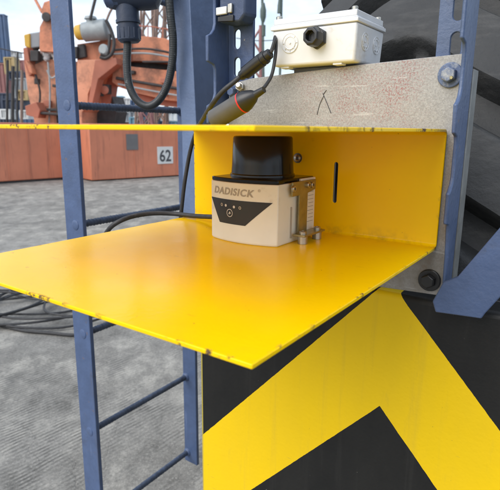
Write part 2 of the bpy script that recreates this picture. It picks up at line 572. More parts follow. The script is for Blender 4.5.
bm = lathe(B(), (-.1722, -.0, .0873), (0, -1, 0), [(0, .006), (.0015, .006), (.0016, .0042), (.0035, .0038), (.0045, .002)], 20)
obj('rivet', bm, 'steel', br)

# ------------------------------------------------------------------ grey mounting plate and its bolts
pt = thing('mounting_plate', 'scuffed pale grey steel plate speckled red behind the yellow bracket', 'plate', (0, 0, 0))
sl = B()
slot_cut(sl, -.1215, .034, .087, .008)
bm = prism(B(), [(-.2815, .004, .178), (-.2815, .004, -.050), (-.07, .004, -.0575), (.0118, .004, -.0540), (.0118, .004, .1955), (-.10, .004, .1915), (-.2464, .004, .1838)], (0, .005, 0))
obj('sheet', bm, 'plate', pt, bevel=.0007, cut=sl)
def bolt(a, z, parent, mat, rw, rh, washer=True):
    b0 = .004
    w = lathe(B(), (a, b0, z), (0, -1, 0), [(0, rw), (.0022, rw), (.0028, rw * .93)], 32)
    o = obj('washer', w, mat, parent, bevel=.0003)
    h = lathe(B(), (a, b0 - .0028, z), (-.06, -1, .03), [(0, rh), (.006, rh), (.0072, rh * .86)], n_flat=6)
    obj('bolt_head', h, mat, o, bevel=.0005)
    return o
w = bolt(-.0025, .1755, pt, 'blue_bolt', .0122, .0078)
bm = lathe(B(), (.0012, -.0065, .1722), (0, -1, 0), [(0, .0018), (.0006, .0014)], 10)
obj('rust_chip', bm, 'brass', w)
w = bolt(-.0045, -.0385, pt, 'black_plastic', .0122, .0080)
w = bolt(-.272, .168, pt, 'blue', .0085, .006)
bm = lathe(B(), (-.262, .003, .1735), (.35, -1, .2), [(0, .0058), (.005, .0058), (.0055, .004), (.011, .0038), (.0115, .003)], n_flat=6)
obj('nut', bm, 'steel', pt, bevel=.0004)
# pen scribble on the plate, an A without its bar
bm = B()
def stroke(p):
    tube(bm, smooth_path([pl for pl in p], 6), .00045, 5)
stroke([(-.1505, .0038, .1385), (-.1475, .0038, .1500), (-.1425, .0038, .160)])
stroke([(-.1440, .0038, .1625), (-.1380, .0038, .151), (-.1325, .0038, .140)])
stroke([(-.1435, .0038, .1610), (-.1395, .0038, .1660)])
obj('pen_mark', bm, 'ink', pt)

# ------------------------------------------------------------------ chevron bumper
bp = thing('bumper_panel', 'yellow and black chevron bumper panel below the bracket', 'bumper', (0, 0, 0))
pts = [(-.338, .002, -1.05), (.242, .002, -1.05), (.242, .002, -.0605), (-.338, .002, -.0605)]
bm = prism(B(), pts, (0, .045, 0))
obj('face', bm, 'chevron', bp, bevel=.007, seg=4)
bm = prism(B(), [(-.325, .047, -.068), (.23, .047, -.068), (.23, .047, -.0615), (-.325, .047, -.0615)], (0, .06, 0))
obj('top_flange', bm, 'black_plastic', bp, bevel=.001)

# ------------------------------------------------------------------ slotted posts
def notched(a, edge, b_back, th):
    """flange standing out of the plane: EDGE = list of (b, z) down its outer side"""
    pts = [(a, b, z) for b, z in edge] + [(a, b_back, edge[-1][1]), (a, b_back, edge[0][1])]
    return prism(B(), pts, (th, 0, 0))
def step(edge, z_hi, z_lo, b_out, b_in, r=.008):
    """a torch-cut notch between z_hi and z_lo with rounded shoulders"""
    edge += [(b_out, z_hi), (b_in - .003, z_hi - .003), (b_in, z_hi - .009), (b_in, z_lo + .016), (b_in - .0025, z_lo + .009), (b_in - .008, z_lo + .003), (b_out, z_lo)]
ps = thing('slotted_post', 'blue slotted steel post with torch-cut notches at the plate\'s bolted right edge', 'post', (0, 0, 0), 'slotted steel posts')
ct = B()
for k in range(-1, 4):
    zc = .205 + .0342 * k
    slot_cut(ct, -.0018, zc - .012, zc + .012, .0103)
bm = box(B(), (-.0205, .0095, .05), (.0125, .0135, .42))
obj('face_flange', bm, 'blue', ps, bevel=.0008, cut=ct)
e = [(-.040, .42)]
step(e, .2035, .1455, -.036, -.022)
step(e, .1190, .0610, -.033, -.021)
e += [(-.032, .058), (-.032, .031), (-.022, .029), (-.014, -.005), (-.012, -.036)]
bm = notched(.0125, e, .0115, .0040)
obj('side_flange', bm, 'blue', ps, bevel=.0012)
ps2 = thing('slotted_post', 'dark blue slotted steel post at the plate\'s left edge, carrying the cable clamp', 'post', (0, 0, 0), 'slotted steel posts')
ct = B()
for k in range(-2, 4):
    zc = .2336 + .0342 * k
    slot_cut(ct, -.2725, zc - .012, zc + .012, .0100)
bm = box(B(), (-.286, .0095, .02), (-.2475, .014, .42))
obj('face_flange', bm, 'blue_dark', ps2, bevel=.0008, cut=ct)
e = [(-.034, .42)]
step(e, .290, .2335, -.032, -.017)
step(e, .2035, .150, -.032, -.017)
e += [(-.032, .128)]
bm = notched(-.2907, e, .014, .0045)
obj('side_flange', bm, 'blue_dark', ps2, bevel=.0010)

# grey strip behind the right-hand post
bm = box(B(), (.0135, .0140, -.040), (.0172, .0345, .1815))
o = place_machine(obj('backing_strip', bm, 'galv', bevel=.0008))
tag(o, 'narrow grey steel strip between the notched post and the tyre', 'strip')
# diagonal brace
bm = prism(B(), [(.0075, -.0245, -.0530), (.0115, -.0245, -.0640), (.0560, -.0245, -.0610), (.0590, -.0245, -.0545), (.155, -.0245, .105), (.120, -.0245, .126), (.0295, -.0245, -.0225), (.0225, -.0245, -.0270), (.0165, -.0245, -.0300)], (0, .008, 0))
o = place_machine(obj('diagonal_brace', bm, 'blue', bevel=.0012))
tag(o, 'pale blue flat steel brace slanting up right from the notched post\'s foot', 'brace')
# leaning angle post on the ladder side
pp = thing('angle_post', 'light blue leaning angle post between the ladder and the dark slotted post', 'post', (0, 0, 0))
bm = B()
lean = [(-.6395, -.5985, -.10, .300, .384), (-.6375, -.5955, .118, .300, .384), (-.6620, -.6130, .46, .300, .380)]
secs = [[(x0, b0, z), (x1, b0, z), (x1, b1, z), (x1 - .006, b1, z), (x1 - .006, b0 + .006, z), (x0, b0 + .006, z)] for x0, x1, z, b0, b1 in lean]
rings = [[bm.verts.new(p) for p in s] for s in secs]
for r_a, r_b in zip(rings, rings[1:]):
    for k in range(6):
        bm.faces.new((r_a[k], r_a[(k + 1) % 6], r_b[(k + 1) % 6], r_b[k]))
bm.faces.new(rings[0][::-1]); bm.faces.new(rings[-1])
obj('angle_bar', bm, 'blue_pale', pp, bevel=.0012)

# ------------------------------------------------------------------ junction box
jb = thing('junction_box', 'white plastic junction box with a black cable gland on top of the plate', 'junction box', (-.15, .03, .194))
q = off((-.15, .03, .194))
x0, x1, y0, y1, z0, z1, zl = -.2055, -.0985, -.012, .066, .1936, .2462, .2335
bm = hexa(B(), [q(x0 + .002, y0 + .002, z0), q(x1 - .002, y0 + .002, z0), q(x1 - .002, y1 - .002, z0), q(x0 + .002, y1 - .002, z0)],
          [q(x0, y0, zl), q(x1, y0, zl), q(x1, y1, zl), q(x0, y1, zl)])
obj('housing', bm, 'box', jb, bevel=.0028, seg=3)
bm = B()
for (ins, za, zb) in ((-.0014, zl, zl + .0045), (.0002, zl + .0045, zl + .0062), (.0014, zl + .0062, z1)):
    box(bm, q(x0 + ins, y0 + ins, za), q(x1 - ins, y1 - ins, zb))
lid = obj('lid', bm, 'boxlid', jb, bevel=.0009)
for cx, cy in ((x0 + .006, y0 + .006), (x1 - .006, y0 + .006), (x1 - .006, y1 - .006)):
    bm = lathe(B(), q(cx, cy, z1 - .0005), (0, 0, 1), [(0, .0036), (.0035, .0036), (.0042, .0028)], 16)
    obj('lid_screw', bm, 'steel', lid)
gl = lathe(B(), q(-.1450, y0 + .001, .2205), (0, -1, .0), [(0, .0120), (.004, .0120), (.0041, .0105), (.006, .0105)], n_flat=6)
go = obj('cable_gland', gl, 'black_plastic', jb, bevel=.0006)
bm = lathe(B(), q(-.1450, y0 - .005, .2205), (0, -1, 0), [(0, .0108), (.011, .0100), (.013, .0088), (.0131, .0058), (.006, .0055), (.0058, .0001)], n_flat=8)
obj('gland_nut', bm, 'black_plastic', go, bevel=.0005)
def knockout(c, n, r):
    bm = B()
    u, v = frame_of(Vector(n))
    for rr in (r, r * .66):
        ring_pts = [c + (u * math.cos(2 * PI * k / 32) + v * math.sin(2 * PI * k / 32)) * rr for k in range(33)]
        tube(bm, ring_pts, .00045, 6, caps=False)
    for k in range(8):
        d = u * math.cos(2 * PI * k / 8) + v * math.sin(2 * PI * k / 8)
        tube(bm, [c + d * r * .70, c + d * r * .93], .0004, 5)
    lathe(bm, c, n, [(0, .0013), (.0005, .001)], 12)
    obj('knockout', bm, 'box', jb)
knockout(q(-.181, y0 + .0004, .2185), (0, -1, 0), .0105)
knockout(q(x1 - .0004, .013, .2165), (1, 0, 0), .0092)
knockout(q(x1 - .0004, .045, .2165), (1, 0, 0), .0092)
for a in (-.190, -.122):
    bm = box(B(), q(a - .0055, y0 + .0045, .1915), q(a + .0055, y0 + .016, .1945))
    obj('mounting_foot', bm, 'box', jb, bevel=.0006)
bm = box(B(), q(-.19, .0145, .1820), q(-.11, .06, .1932))
obj('mounting_tray', bm, 'galv', jb, bevel=.0006)

# ------------------------------------------------------------------ laser scanner
SB = (-.176, -.055, 0)
SHIFT = Vector((-.0065, -.004, 0))
ls = thing('laser_scanner', 'cream laser scanner with black round head standing on the yellow shelf', 'scanner', tuple(Vector(SB) + SHIFT))
q = off(SB)
xa, xb, yf, yb = -.2160, -.1275, -.1015, -.0250
def bulge(x):
    s = (x - (xa + xb) / 2) / ((xb - xa) / 2)
    return yf - .0095 * (1 - s * s)
xs = [xa + (xb - xa) * k / 16 for k in range(17)]
def outline(z, ins=0.):
    p = [q(min(max(x, xa + ins), xb - ins), bulge(x) + ins, z) for x in xs]
    return p + [q(xb - ins, yb - ins, z), q(xa + ins, yb - ins, z)]
bm = B()
lv = [outline(.0, .0015), outline(.0018, 0), outline(.0655, 0)]
rg = [[bm.verts.new(p) for p in l] for l in lv]
for r_a, r_b in zip(rg, rg[1:]):
    n = len(r_a)
    for k in range(n):
        bm.faces.new((r_a[k], r_a[(k + 1) % n], r_b[(k + 1) % n], r_b[k]))
bm.faces.new(rg[0][::-1]); bm.faces.new(rg[-1])
body = obj('housing', bm, 'cream', ls, bevel=.0010)
bm = hexa(B(), outline(.0657, .0006), outline(.0700, .0006))
obj('top_plate', bm, 'gloss_black', ls, bevel=.0008)
bm = lathe(B(), q(-.1778, -.0560, .070), (0, 0, 1), [(0, .0372), (.0018, .0370), (.003, .0358), (.012, .0351), (.0415, .0337), (.0430, .0330), (.0437, .0320), (.0439, .0305), (.0436, .002)], 72)
obj('scan_head', bm, 'gloss_black', ls, angle=28)
def on_front(pts, lift):
    return [q(x, bulge(x) - lift, z) for x, z in pts]
def panel_strip(z_lo, z_hi, xl_lo, xr_lo, xl_hi, xr_hi, lift, n=14, m=6):
    bm = B()
    grid = []
    for j in range(m + 1):
        t = j / m
        z = z_lo + (z_hi - z_lo) * t
        xl, xr = xl_lo + (xl_hi - xl_lo) * t, xr_lo + (xr_hi - xr_lo) * t
        grid.append([bm.verts.new(q(xl + (xr - xl) * i / n, bulge(xl + (xr - xl) * i / n) - lift, z)) for i in range(n + 1)])
    for j in range(m):
        for i in range(n):
            bm.faces.new((grid[j][i], grid[j][i + 1], grid[j + 1][i + 1], grid[j + 1][i]))
    return bm
fl = obj('front_label', panel_strip(.0205, .0470, -.1995, -.1625, -.2152, -.1325, .0003), 'black_plastic', ls)
def front_disc(x, z, r, inner_r=0.):
    bm = B()
    n = 20
    o_ = [bm.verts.new(q(x + r * math.cos(2 * PI * k / n), bulge(x + r * math.cos(2 * PI * k / n)) - .0006, z + r * math.sin(2 * PI * k / n))) for k in range(n)]
    if inner_r:
        i_ = [bm.verts.new(q(x + inner_r * math.cos(2 * PI * k / n), bulge(x + inner_r * math.cos(2 * PI * k / n)) - .0006, z + inner_r * math.sin(2 * PI * k / n))) for k in range(n)]
        for k in range(n):
            bm.faces.new((o_[k], o_[(k + 1) % n], i_[(k + 1) % n], i_[k]))
    else:
        bm.faces.new(o_)
    return bm
for x, z, r in ((-.1955, .0405, .0018), (-.1890, .0402, .0015), (-.1770, .0396, .0015), (-.1690, .0393, .0018)):
    obj('indicator_light', front_disc(x, z, r, .0008 if r > .0015 else 0), 'print_grey' if r > .0015 else 'white_print', fl)
bm = front_disc(-.1832, .0325, .0044, .0037)
for p in ([(-.1848, .0315), (-.1836, .0308), (-.1820, .0336), (-.1832, .0342)], [(-.1840, .0328), (-.1834, .0334), (-.1812, .0324), (-.1816, .0317)]):
    bm.faces.new([bm.verts.new(v) for v in on_front(p, .0006)])
obj('status_symbol', bm, 'white_print', fl)
tm = text_mesh('DADISICK', .0112, bold=.00030, shear=.22)
mx = max(v.co.x for v in tm.verts)
for v in tm.verts:
    x = -.2095 + v.co.x * (.0575 / mx)
    v.co = q(x, bulge(x) - .0004, .0525 + v.co.y * .93 + (x + .2085) * -.012)
obj('lettering', tm, 'print_grey', ls)
bm = front_disc(-.1465, .0590, .0014, .0011)
tr = text_mesh('R', .0018)
for v in tr.verts:
    x = -.1471 + v.co.x
    v.co = q(x, bulge(x) - .0006, .0584 + v.co.y)
me_ = bpy.data.meshes.new('t'); tr.to_mesh(me_); tr.free(); bm.from_mesh(me_); bpy.data.meshes.remove(me_)
obj('registered_mark', bm, 'print_grey', ls)
bm = box(B(), q(xb - .001, -.058, .004), q(xb + .0022, -.0255, .0690))
sc = obj('side_cover', bm, 'cream_side', ls, bevel=.0006)
bm = B()
for k in range(9):
    z = .053 - k * .0042
    box(bm, q(xb + .0021, -.0405 - .001 * (k % 3), z), q(xb + .0024, -.0295, z + .0006))
obj('side_print', bm, 'print_grey', sc)
bm = box(B(), q(xb - .002, -.0765, .006), q(xb + .0012, -.0745, .040))
obj('side_groove', bm, 'print_grey', ls, bevel=.0003)

# T-shaped clamp that holds it, on two stand-offs
TB = (-.128, -.04, 0)
tc = thing('mounting_clamp', 'T-shaped yellowish steel clamp on two stand-offs beside the scanner', 'clamp', tuple(Vector(TB) + SHIFT))
q = off(TB)
xt = xb + .0030
bm = prism(B(), [q(xt, -.0815, .0520), q(xt, -.0815, .0670), q(xt, -.0300, .0670), q(xt, -.0300, .0560), q(xt, -.0480, .0530), q(xt, -.0480, .0085), q(xt, -.0660, .0085), q(xt, -.0660, .0520)], (.0022, 0, 0))
obj('upright', bm, 'brass', tc, bevel=.0004)
bm = box(B(), q(xt, -.0755, .0085), q(xt + .0150, -.0280, .0107))
obj('base_plate', bm, 'brass', tc, bevel=.0004)
for y in (-.0690, -.0360):
    bm = lathe(B(), q(xt + .0090, y, 0), (0, 0, 1), [(0, .0053), (.0085, .0053)], 24)
    obj('standoff', bm, 'steel', tc, bevel=.0003)
    bm = lathe(B(), q(xt + .0090, y, .0107), (0, 0, 1), [(0, .0040), (.0028, .0040), (.0034, .0033), (.0034, .0018), (.0015, .0016)], 20)
    obj('bolt', bm, 'steel', tc, angle=30)
for y, z in ((-.0815, .0605), (-.0500, .0620), (-.0410, .0615)):
    bm = lathe(B(), q(xt + .0022, y, z), (1, 0, 0), [(0, .0034), (.0024, .0034), (.003, .0028), (.003, .0016), (.0014, .0014)], 20)
    obj('bolt', bm, 'steel', tc, angle=30)

# ------------------------------------------------------------------ cables and plugs at the bracket
def on_b(px, py, b):
    """machine point seen at a pixel on the upright plane b"""
    d = FW + RT * ((px - 250) / F) - UP * ((py - 245) / F)
    r = ROT.inverted()
    o_, d_ = r @ (EYE - CORNER), r @ d
    return o_ + d_ * ((b - o_.y) / d_.y)
def cable(name, pts, r, label, mat='rubber', n=12):
    P = smooth_path(pts, n)
    c = P[0].copy()
    o = place_machine(obj(name, tube(B(), P, r, 14), mat))
    return tag(o, label, 'cable')
def on_z(px, py, z):
    d = FW + RT * ((px - 250) / F) - UP * ((py - 245) / F)
    r = ROT.inverted()
    o_, d_ = r @ (EYE - CORNER), r @ d
    return o_ + d_ * ((z - o_.z) / d_.z)
cable('sensor_cable', [(-.205, -.062, .0165), (-.226, -.060, .0160), on_z(203, 216.5, .0065), on_z(190, 215.5, .0045), on_z(172, 213.6, .0046), on_z(152, 213.4, .0050), on_z(134, 216, .003), on_z(120, 221, -.002), on_z(110, 228, -.012), on_z(104, 238, -.03), on_z(101, 252, -.06)], .0032,
      'black cable running from the scanner over the shelf\'s far edge')
def plug(name, px0, px1, b, prof, mat, label):
    p0, p1 = on_b(*px0, b), on_b(*px1, b)
    o = thing(name, label, 'plug', tuple(p0))
    return o, p0, (p1 - p0)
o, p0, d = plug('cable_plug', (271, 52.5), (240, 77), -.030, None, None, 'black cable plug hanging at the upper left corner of the plate')
ln = d.length
bm = lathe(B(), (0, 0, 0), d, [(0, .0040), (ln * .03, .0058), (ln * .14, .0062), (ln * .15, .0078), (ln * .22, .0080), (ln * .23, .0072), (ln * .27, .0072), (ln * .28, .0080), (ln * .82, .0078), (ln * .84, .0062), (ln * .95, .0056), (ln, .0040)], 28)
obj('plug_body', bm, 'black_plastic', o, angle=30)
o2, p2, d2 = plug('cable_connector', (264, 89.5), (214.5, 119.5), -.056, None, None, 'fat dark grey cable connector with a red ring below the small plug')
ln2 = d2.length
dn = d2.normalized()
bm = lathe(B(), (0, 0, 0), d2, [(0, .0036), (.012, .0045), (.016, .0075), (.026, .0115), (ln2 * .40, .0122)], 36)
obj('rear_cap', bm, 'black_plastic', o2, angle=30)
bm = lathe(B(), dn * (ln2 * .40), d2, [(0, .0124), (.0018, .0124)], 36)
obj('red_ring', bm, 'red', o2)
bm = lathe(B(), dn * (ln2 * .40 + .0018), d2, [(0, .0122), (ln2 * .575, .0120), (ln2 * .58, .0112), (ln2 * .575, .0098), (ln2 * .40, .0096), (ln2 * .40, .001)], 36)
obj('sleeve', bm, 'olive', o2, angle=30)
bm = lathe(B(), dn * (ln2 * .40 + .0018) + dn * ln2 * .42, d2, [(0, .0085), (ln2 * .155, .0085), (ln2 * .165, .007)], 24)
obj('brass_insert', bm, 'brass', o2, angle=30)
cable('loop_cable', [on_b(266, 56, -.03), on_b(271, 51, -.03), on_b(274.5, 41, -.026), on_b(276, 40, -.02), on_b(275.5, 55, -.024), on_b(272, 74, -.030), on_b(266, 85, -.048), on_b(261, 90.5, -.056)], .0020,
      'thin black cable looping from the small plug down to the fat connector')
cable('loop_cable', [on_b(270, 54, -.03), on_b(273, 48, -.028), on_b(275, 37, -.012), on_b(279, 31, .02), on_b(288, 30, .06)], .0018,
      'thin black cable leaving the small plug behind the white box')
cable('drop_cable', [on_b(243, 74, -.030), on_b(235, 81, -.036), on_b(222, 92, -.044), on_b(211, 106, -.040), on_b(203, 119, -.016), on_b(197, 130, .014), on_b(190.5, 150, .024), on_b(185, 180, .022), on_b(182, 205, .02), on_b(180.5, 222, .02), on_b(181, 245, .02)], .0030,
      'black cable hanging from the small plug down past the bracket\'s far edge')

# clamp on top of the slotted post
cb = thing('cable_clamp', 'black cable clamp with bare metal jaws at the top of the dark slotted post', 'clamp', (-.25, -.01, .265))
q = off((-.25, -.01, .265))
bm = prism(B(), [q(-.2795, -.018, .249), q(-.249, -.018, .2475), q(-.2405, -.018, .256), q(-.2405, -.018, .300), q(-.2795, -.018, .300)], (0, .026, 0))
obj('clamp_body', bm, 'navy', cb, bevel=.0025)
bm = box(B(), q(-.2820, -.022, .2575), q(-.2655, -.0185, .2665))
obj('jaw', bm, 'chain', cb, bevel=.001)
bm = box(B(), q(-.2640, -.022, .2580), q(-.2575, -.0185, .2690))
obj('jaw', bm, 'steel', cb, bevel=.001)
bm = prism(B(), [q(-.2800, -.021, .2500), q(-.2560, -.021, .2480), q(-.2560, -.021, .2560), q(-.2800, -.021, .2560)], (0, .003, 0))
obj('rubber_pad', bm, 'black_plastic', cb, bevel=.001)

# ------------------------------------------------------------------ ladder
ld = thing('side_ladder', 'blue steel access ladder with ribbed rebar rungs on the left', 'ladder', (-.97, .46, -1.06))
q = off((-.97, .46, -1.06))
bm = box(B(), q(-1.0135, .252, -1.06), q(-.9420, .264, .75))
ra = obj('rail', bm, 'blue', ld, bevel=.002)
bm = box(B(), q(-.9855, .658, -1.06), q(-.9270, .670, .75))
rb = obj('rail', bm, 'blue', ld, bevel=.002)
rz = [.475, .175, -.125, -.427, -.725, -1.022]
def rung(z, y0=.264, y1=.658):
    bm = B()
    n, seg = 130, 14
    rings = []
    for i in range(n + 1):
        y = y0 + (y1 - y0) * i / n
        row = []
        for k in range(seg):
            a = 2 * PI * k / seg
            r = .0088 + .0017 * max(0, math.sin((y * 2 * PI / .0105) + a)) ** 2 * (1 if abs(math.cos(a - .8)) > .18 else .3)
            row.append(bm.verts.new(q(-.972 + r * math.cos(a), y, z + r * math.sin(a))))
        rings.append(row)
    for a_, b_ in zip(rings, rings[1:]):
        for k in range(seg):
            bm.faces.new((a_[k], a_[(k + 1) % seg], b_[(k + 1) % seg], b_[k]))
    bm.faces.new(rings[0][::-1]); bm.faces.new(rings[-1])
    obj('rung', bm, 'rung', ld, angle=60)
    bm = lathe(B(), q(-.972, .252, z), (0, -1, 0), [(0, .0135), (.0012, .0130), (.0022, .0105), (.0024, .004)], 24)
    obj('weld', bm, 'blue', ra)
    bm = lathe(B(), q(-.972, .658, z), (0, -1, 0), [(0, .0155), (.004, .0135), (.007, .0105)], 20)
    obj('weld', bm, 'blue', rb)
for z in rz:
    rung(z)

# ------------------------------------------------------------------ conduit and its housing
D0 = 1.14
pc = at(127, 2, D0)
ch = thing('motor_housing', 'dark blue round housing at the top with a hanging cable gland', 'housing', world=pc)
q = lambda p: Vector(p) - pc
zax = Vector((0, 0, 1))
bm = lathe(B(), q(at(106, -9, D0)), at(160, -9, D0) - at(106, -9, D0), [(0, .020), (.004, .033), (.020, .037), (.085, .037), (.105, .034), (.113, .020)], 40)
obj('barrel', bm, 'navy_dark', ch, angle=40)
bm = lathe(B(), q(at(104, -3, D0 - .01)), at(128, -4, D0 - .01) - at(104, -3, D0 - .01), [(0, .012), (.004, .020), (.030, .021), (.034, .012)], 28)
obj('side_cap', bm, 'blue', ch, angle=40)
bm = box(B(), q(at(135, -10, D0)) - Vector((0, .02, .0)), q(at(186, -10, D0)) + Vector((0, .02, .022)))
obj('arm', bm, 'navy', ch, bevel=.003)
px = lambda n_: n_ * D0 / F
gx = q(at(127, 5, D0))
bm = lathe(B(), gx, (0.03, 0, -1), [(0, px(10.5)), (px(13), px(10.5)), (px(13.2), px(11.3)), (px(15.8), px(11.3)), (px(16), px(9.8)), (px(18.6), px(9.8)), (px(18.8), px(11)), (px(30.5), px(10.6)), (px(32.5), px(8.5)), (px(33), px(4))], 30)
gl = obj('cable_gland', bm, 'navy_dark', ch, angle=30)
bm = B()
for k in range(14):
    a = 2 * PI * k / 14
    c = gx + Vector((math.cos(a) * px(10.7) + .03 * px(25), math.sin(a) * px(10.7), -px(25)))
    box(bm, c - Vector((.0012, .0012, px(4.5))), c + Vector((.0012, .0012, px(4.5))))
obj('grip_ribs', bm, 'navy_dark', gl, bevel=.0005)
P = smooth_path([at(*p) for p in ((127.5, 30, 1.14), (127.5, 45, 1.14), (127, 65, 1.14), (129, 84, 1.138), (136, 99, 1.136), (147, 106, 1.132), (158, 101, 1.128), (167, 86, 1.124), (172, 64, 1.12), (173, 40, 1.116), (170.5, 15, 1.112), (168, -15, 1.108))], 44)
rad = [.0083 + .00012 * math.sin(i * 2 * PI / 4) for i in range(len(P))]
o = obj('flexible_conduit', tube(B(), P, .008, 18, radii=rad), 'conduit')
tag(o, 'thick smooth black cable hanging in a U between the ladder and the leaning post', 'conduit')

# ------------------------------------------------------------------ tyre
TA, TBc, TZ, TR, THW = -.105, 1.17, -.29, 1.09, .228
def tyre():
    """cross ribbed tread: lug edges run along the mesh, swept back towards both shoulders"""
    bm = B()
    nl, nw = 42, 72
    cyc = [(0., 0.), (.13, 0.), (.25, 0.), (.37, 0.), (.50, 0.), (.535, .15), (.56, .6), (.60, .95), (.66, 1.), (.80, 1.), (.86, .95), (.90, .6), (.93, .15), (.965, 0.)]
    rings = []
    for l in range(nl):
        for c, dep in cyc:
            row = []
            for j in range(nw + 1):
                s = -1 + 2 * j / nw
                t = max(-1, min(1, s / .66))
                th = 2 * PI / nl * (l + c + 1.05 * abs(t) ** 1.45 + .10 * math.sin(t * 5))
                if abs(s) <= .66:
                    w_ = THW * t * .95
                    r = TR - .022 * t * t
                else:
                    u = (abs(s) - .66) / .34
                    w_ = math.copysign(THW * (.95 + .09 * math.sin(u * PI * .75) - .10 * u), s)
                    r = TR - .022 - .42 * u
                fade = min(1, max(0, (.84 - abs(s)) / .12))
                r -= .042 * dep * fade * (1 if abs(s) > .05 else .6)
                row.append(bm.verts.new((TA + w_, TBc + r * math.cos(th), TZ + r * math.sin(th))))
            rings.append(row)
    n_ = len(rings)
    for i in range(n_):
        a_, b_ = rings[i], rings[(i + 1) % n_]
        for j in range(nw):
            bm.faces.new((a_[j], a_[j + 1], b_[j + 1], b_[j]))
    return bm
wh = thing('wheel', 'huge dusty black rubber tyre with deep lugs behind the posts and box', 'wheel', (0, 0, 0))
obj('tyre', tyre(), 'tyre', wh, angle=50)
bm = lathe(B(), (TA - .17, TBc, TZ), (1, 0, 0), [(0, .60), (.02, .66), (.32, .66), (.34, .60), (.30, .45), (.22, .10)], 48)
obj('rim', bm, 'yellow_far', wh)

# ------------------------------------------------------------------ cables on the ground
cc = B()
def yard_loop(cx, cy, rx, ry, n=26, turns=1., ph=0., z=.02):
    out = []
    for k in range(int(n * turns) + 1):
        a = 2 * PI * k / n + ph
        out.append(Vector((cx + rx * math.cos(a) * (1 + .06 * math.sin(3 * a + ph)), cy + ry * math.sin(a) * (1 + .05 * math.cos(2 * a)), z + .012 * math.sin(a * 2.3 + ph) ** 2)))
    return out
pth = []
for i, (cx, cy, rx, ry, ph) in enumerate(((-1.95, 4.45, .75, .62, .2), (-1.62, 4.20, .62, .66, 1.), (-2.25, 4.75, .60, .60, 2.2), (-1.55, 4.60, .66, .46, 3.0), (-2.1, 4.00, .80, .44, 4.2), (-1.75, 4.85, .78, .40, 5.1), (-1.35, 4.25, .42, .55, .7), (-1.9, 4.6, .95, .35, .9), (-1.6, 4.0, .55, .38, 2.6), (-2.2, 4.3, .5, .75, 4.9))):
    pth += yard_loop(cx, cy, rx, ry, 22, 1.1, ph, .016 + .007 * i)
tube(cc, smooth_path(pth, 4), .0095, 8)
o = tag(obj('cable_coil', cc, 'rubber'), 'untidy black cable coil lying on the concrete behind the ladder', 'cable coil')
P = smooth_path([on_ground(-12, 322, .015), on_ground(20, 330, .015), on_ground(50, 333, .015), on_ground(75, 335, .015), on_ground(92, 331, .015), on_ground(108, 322, .015), on_ground(118, 312, .015), on_ground(140, 300, .015)], 10)
o = tag(obj('yard_cable', tube(B(), P, .012, 10), 'rubber'), 'thick black cable end curving from the coil past the near ladder rail', 'cable')

# ------------------------------------------------------------------ background: orange ballast blocks
def upright_block(name, label, cat, p0, p1, depth, h, mat, group=None, lift=.06):
    """box standing on the yard: front face from ground point p0 to p1, going DEPTH back"""
    p0, p1 = Vector(p0), Vector(p1)
    d = (p1 - p0)
    ln = d.length
    d.normalize()
    t = thing(name, label, cat, world=p0, group=group)
    t.rotation_euler = (0, 0, math.atan2(d.y, d.x))
    bm = box(B(), (0, 0, lift), (ln, depth, h))
    obj('body', bm, mat, t, bevel=.02)
    return t, ln
p0, p1 = on_ground(-60, 188), on_ground(87, 178)
p0, p1 = Vector((p0.x, p0.y, 0)), Vector((p1.x, p1.y, 0))
t, ln = upright_block('ballast_block', 'long rust-streaked orange steel block beyond the ladder\'s left rail', 'ballast block', p0, p1, 2.2, 1.62, 'block', 'orange ballast blocks')
bm = box(B(), (.05, .05, 0), (ln - .05, 2.1, .06))
obj('skid', bm, 'dark', t)
bm = B()
for k in range(1, 7):
    obj('seam', box(B(), (ln * k / 7 - .012, -.012, .1), (ln * k / 7 + .012, -.002, 1.58)), 'block', t)
p0, p1 = on_ground(92, 181.5), on_ground(215, 174)
t, ln = upright_block('ballast_block', 'orange steel block with the number 62 beyond the yellow bracket', 'ballast block', p0, p1, 2.6, 1.62, 'block', 'orange ballast blocks', .03)
bm = B()
for k in (.315, .66):
    obj('seam', box(B(), (ln * k - .01, -.010, .1), (ln * k + .01, -.002, 1.58)), 'block', t)
R_ = t.rotation_euler.to_matrix().to_4x4()
def on_face(px_, py_):
    """local (x, z) of a pixel on the block's front face"""
    d = FW + RT * ((px_ - 250) / F) - UP * ((py_ - 245) / F)
    inv = R_.inverted()
    o_, d_ = inv @ (EYE - t.location), inv @ d
    s = -o_.y / d_.y
    p = o_ + d_ * s
    return p.x, p.z
(xa_, za_), (xb_, zb_) = on_face(157.5, 164), on_face(172.5, 146.5)
sg = obj('number_sign', box(B(), (xa_, -.02, za_), (xb_, -.002, zb_)), 'sign_white', t, bevel=.004)
tm = text_mesh('62', .5, bold=.010)
mnx, mxx = min(v.co.x for v in tm.verts), max(v.co.x for v in tm.verts)
mxy = max(v.co.y for v in tm.verts)
for v in tm.verts:
    v.co = Vector((xa_ + (xb_ - xa_) * (.13 + .74 * (v.co.x - mnx) / (mxx - mnx)), -.024, za_ + (zb_ - za_) * (.15 + .68 * v.co.y / mxy)))
obj('digits', tm, 'ink', sg)
(xa_, za_), (xb_, zb_) = on_face(126.5, 150), on_face(137.5, 134)
obj('cover_plate', box(B(), (xa_, -.02, za_), (xb_, -.002, zb_)), 'sign_grey', t, bevel=.004)

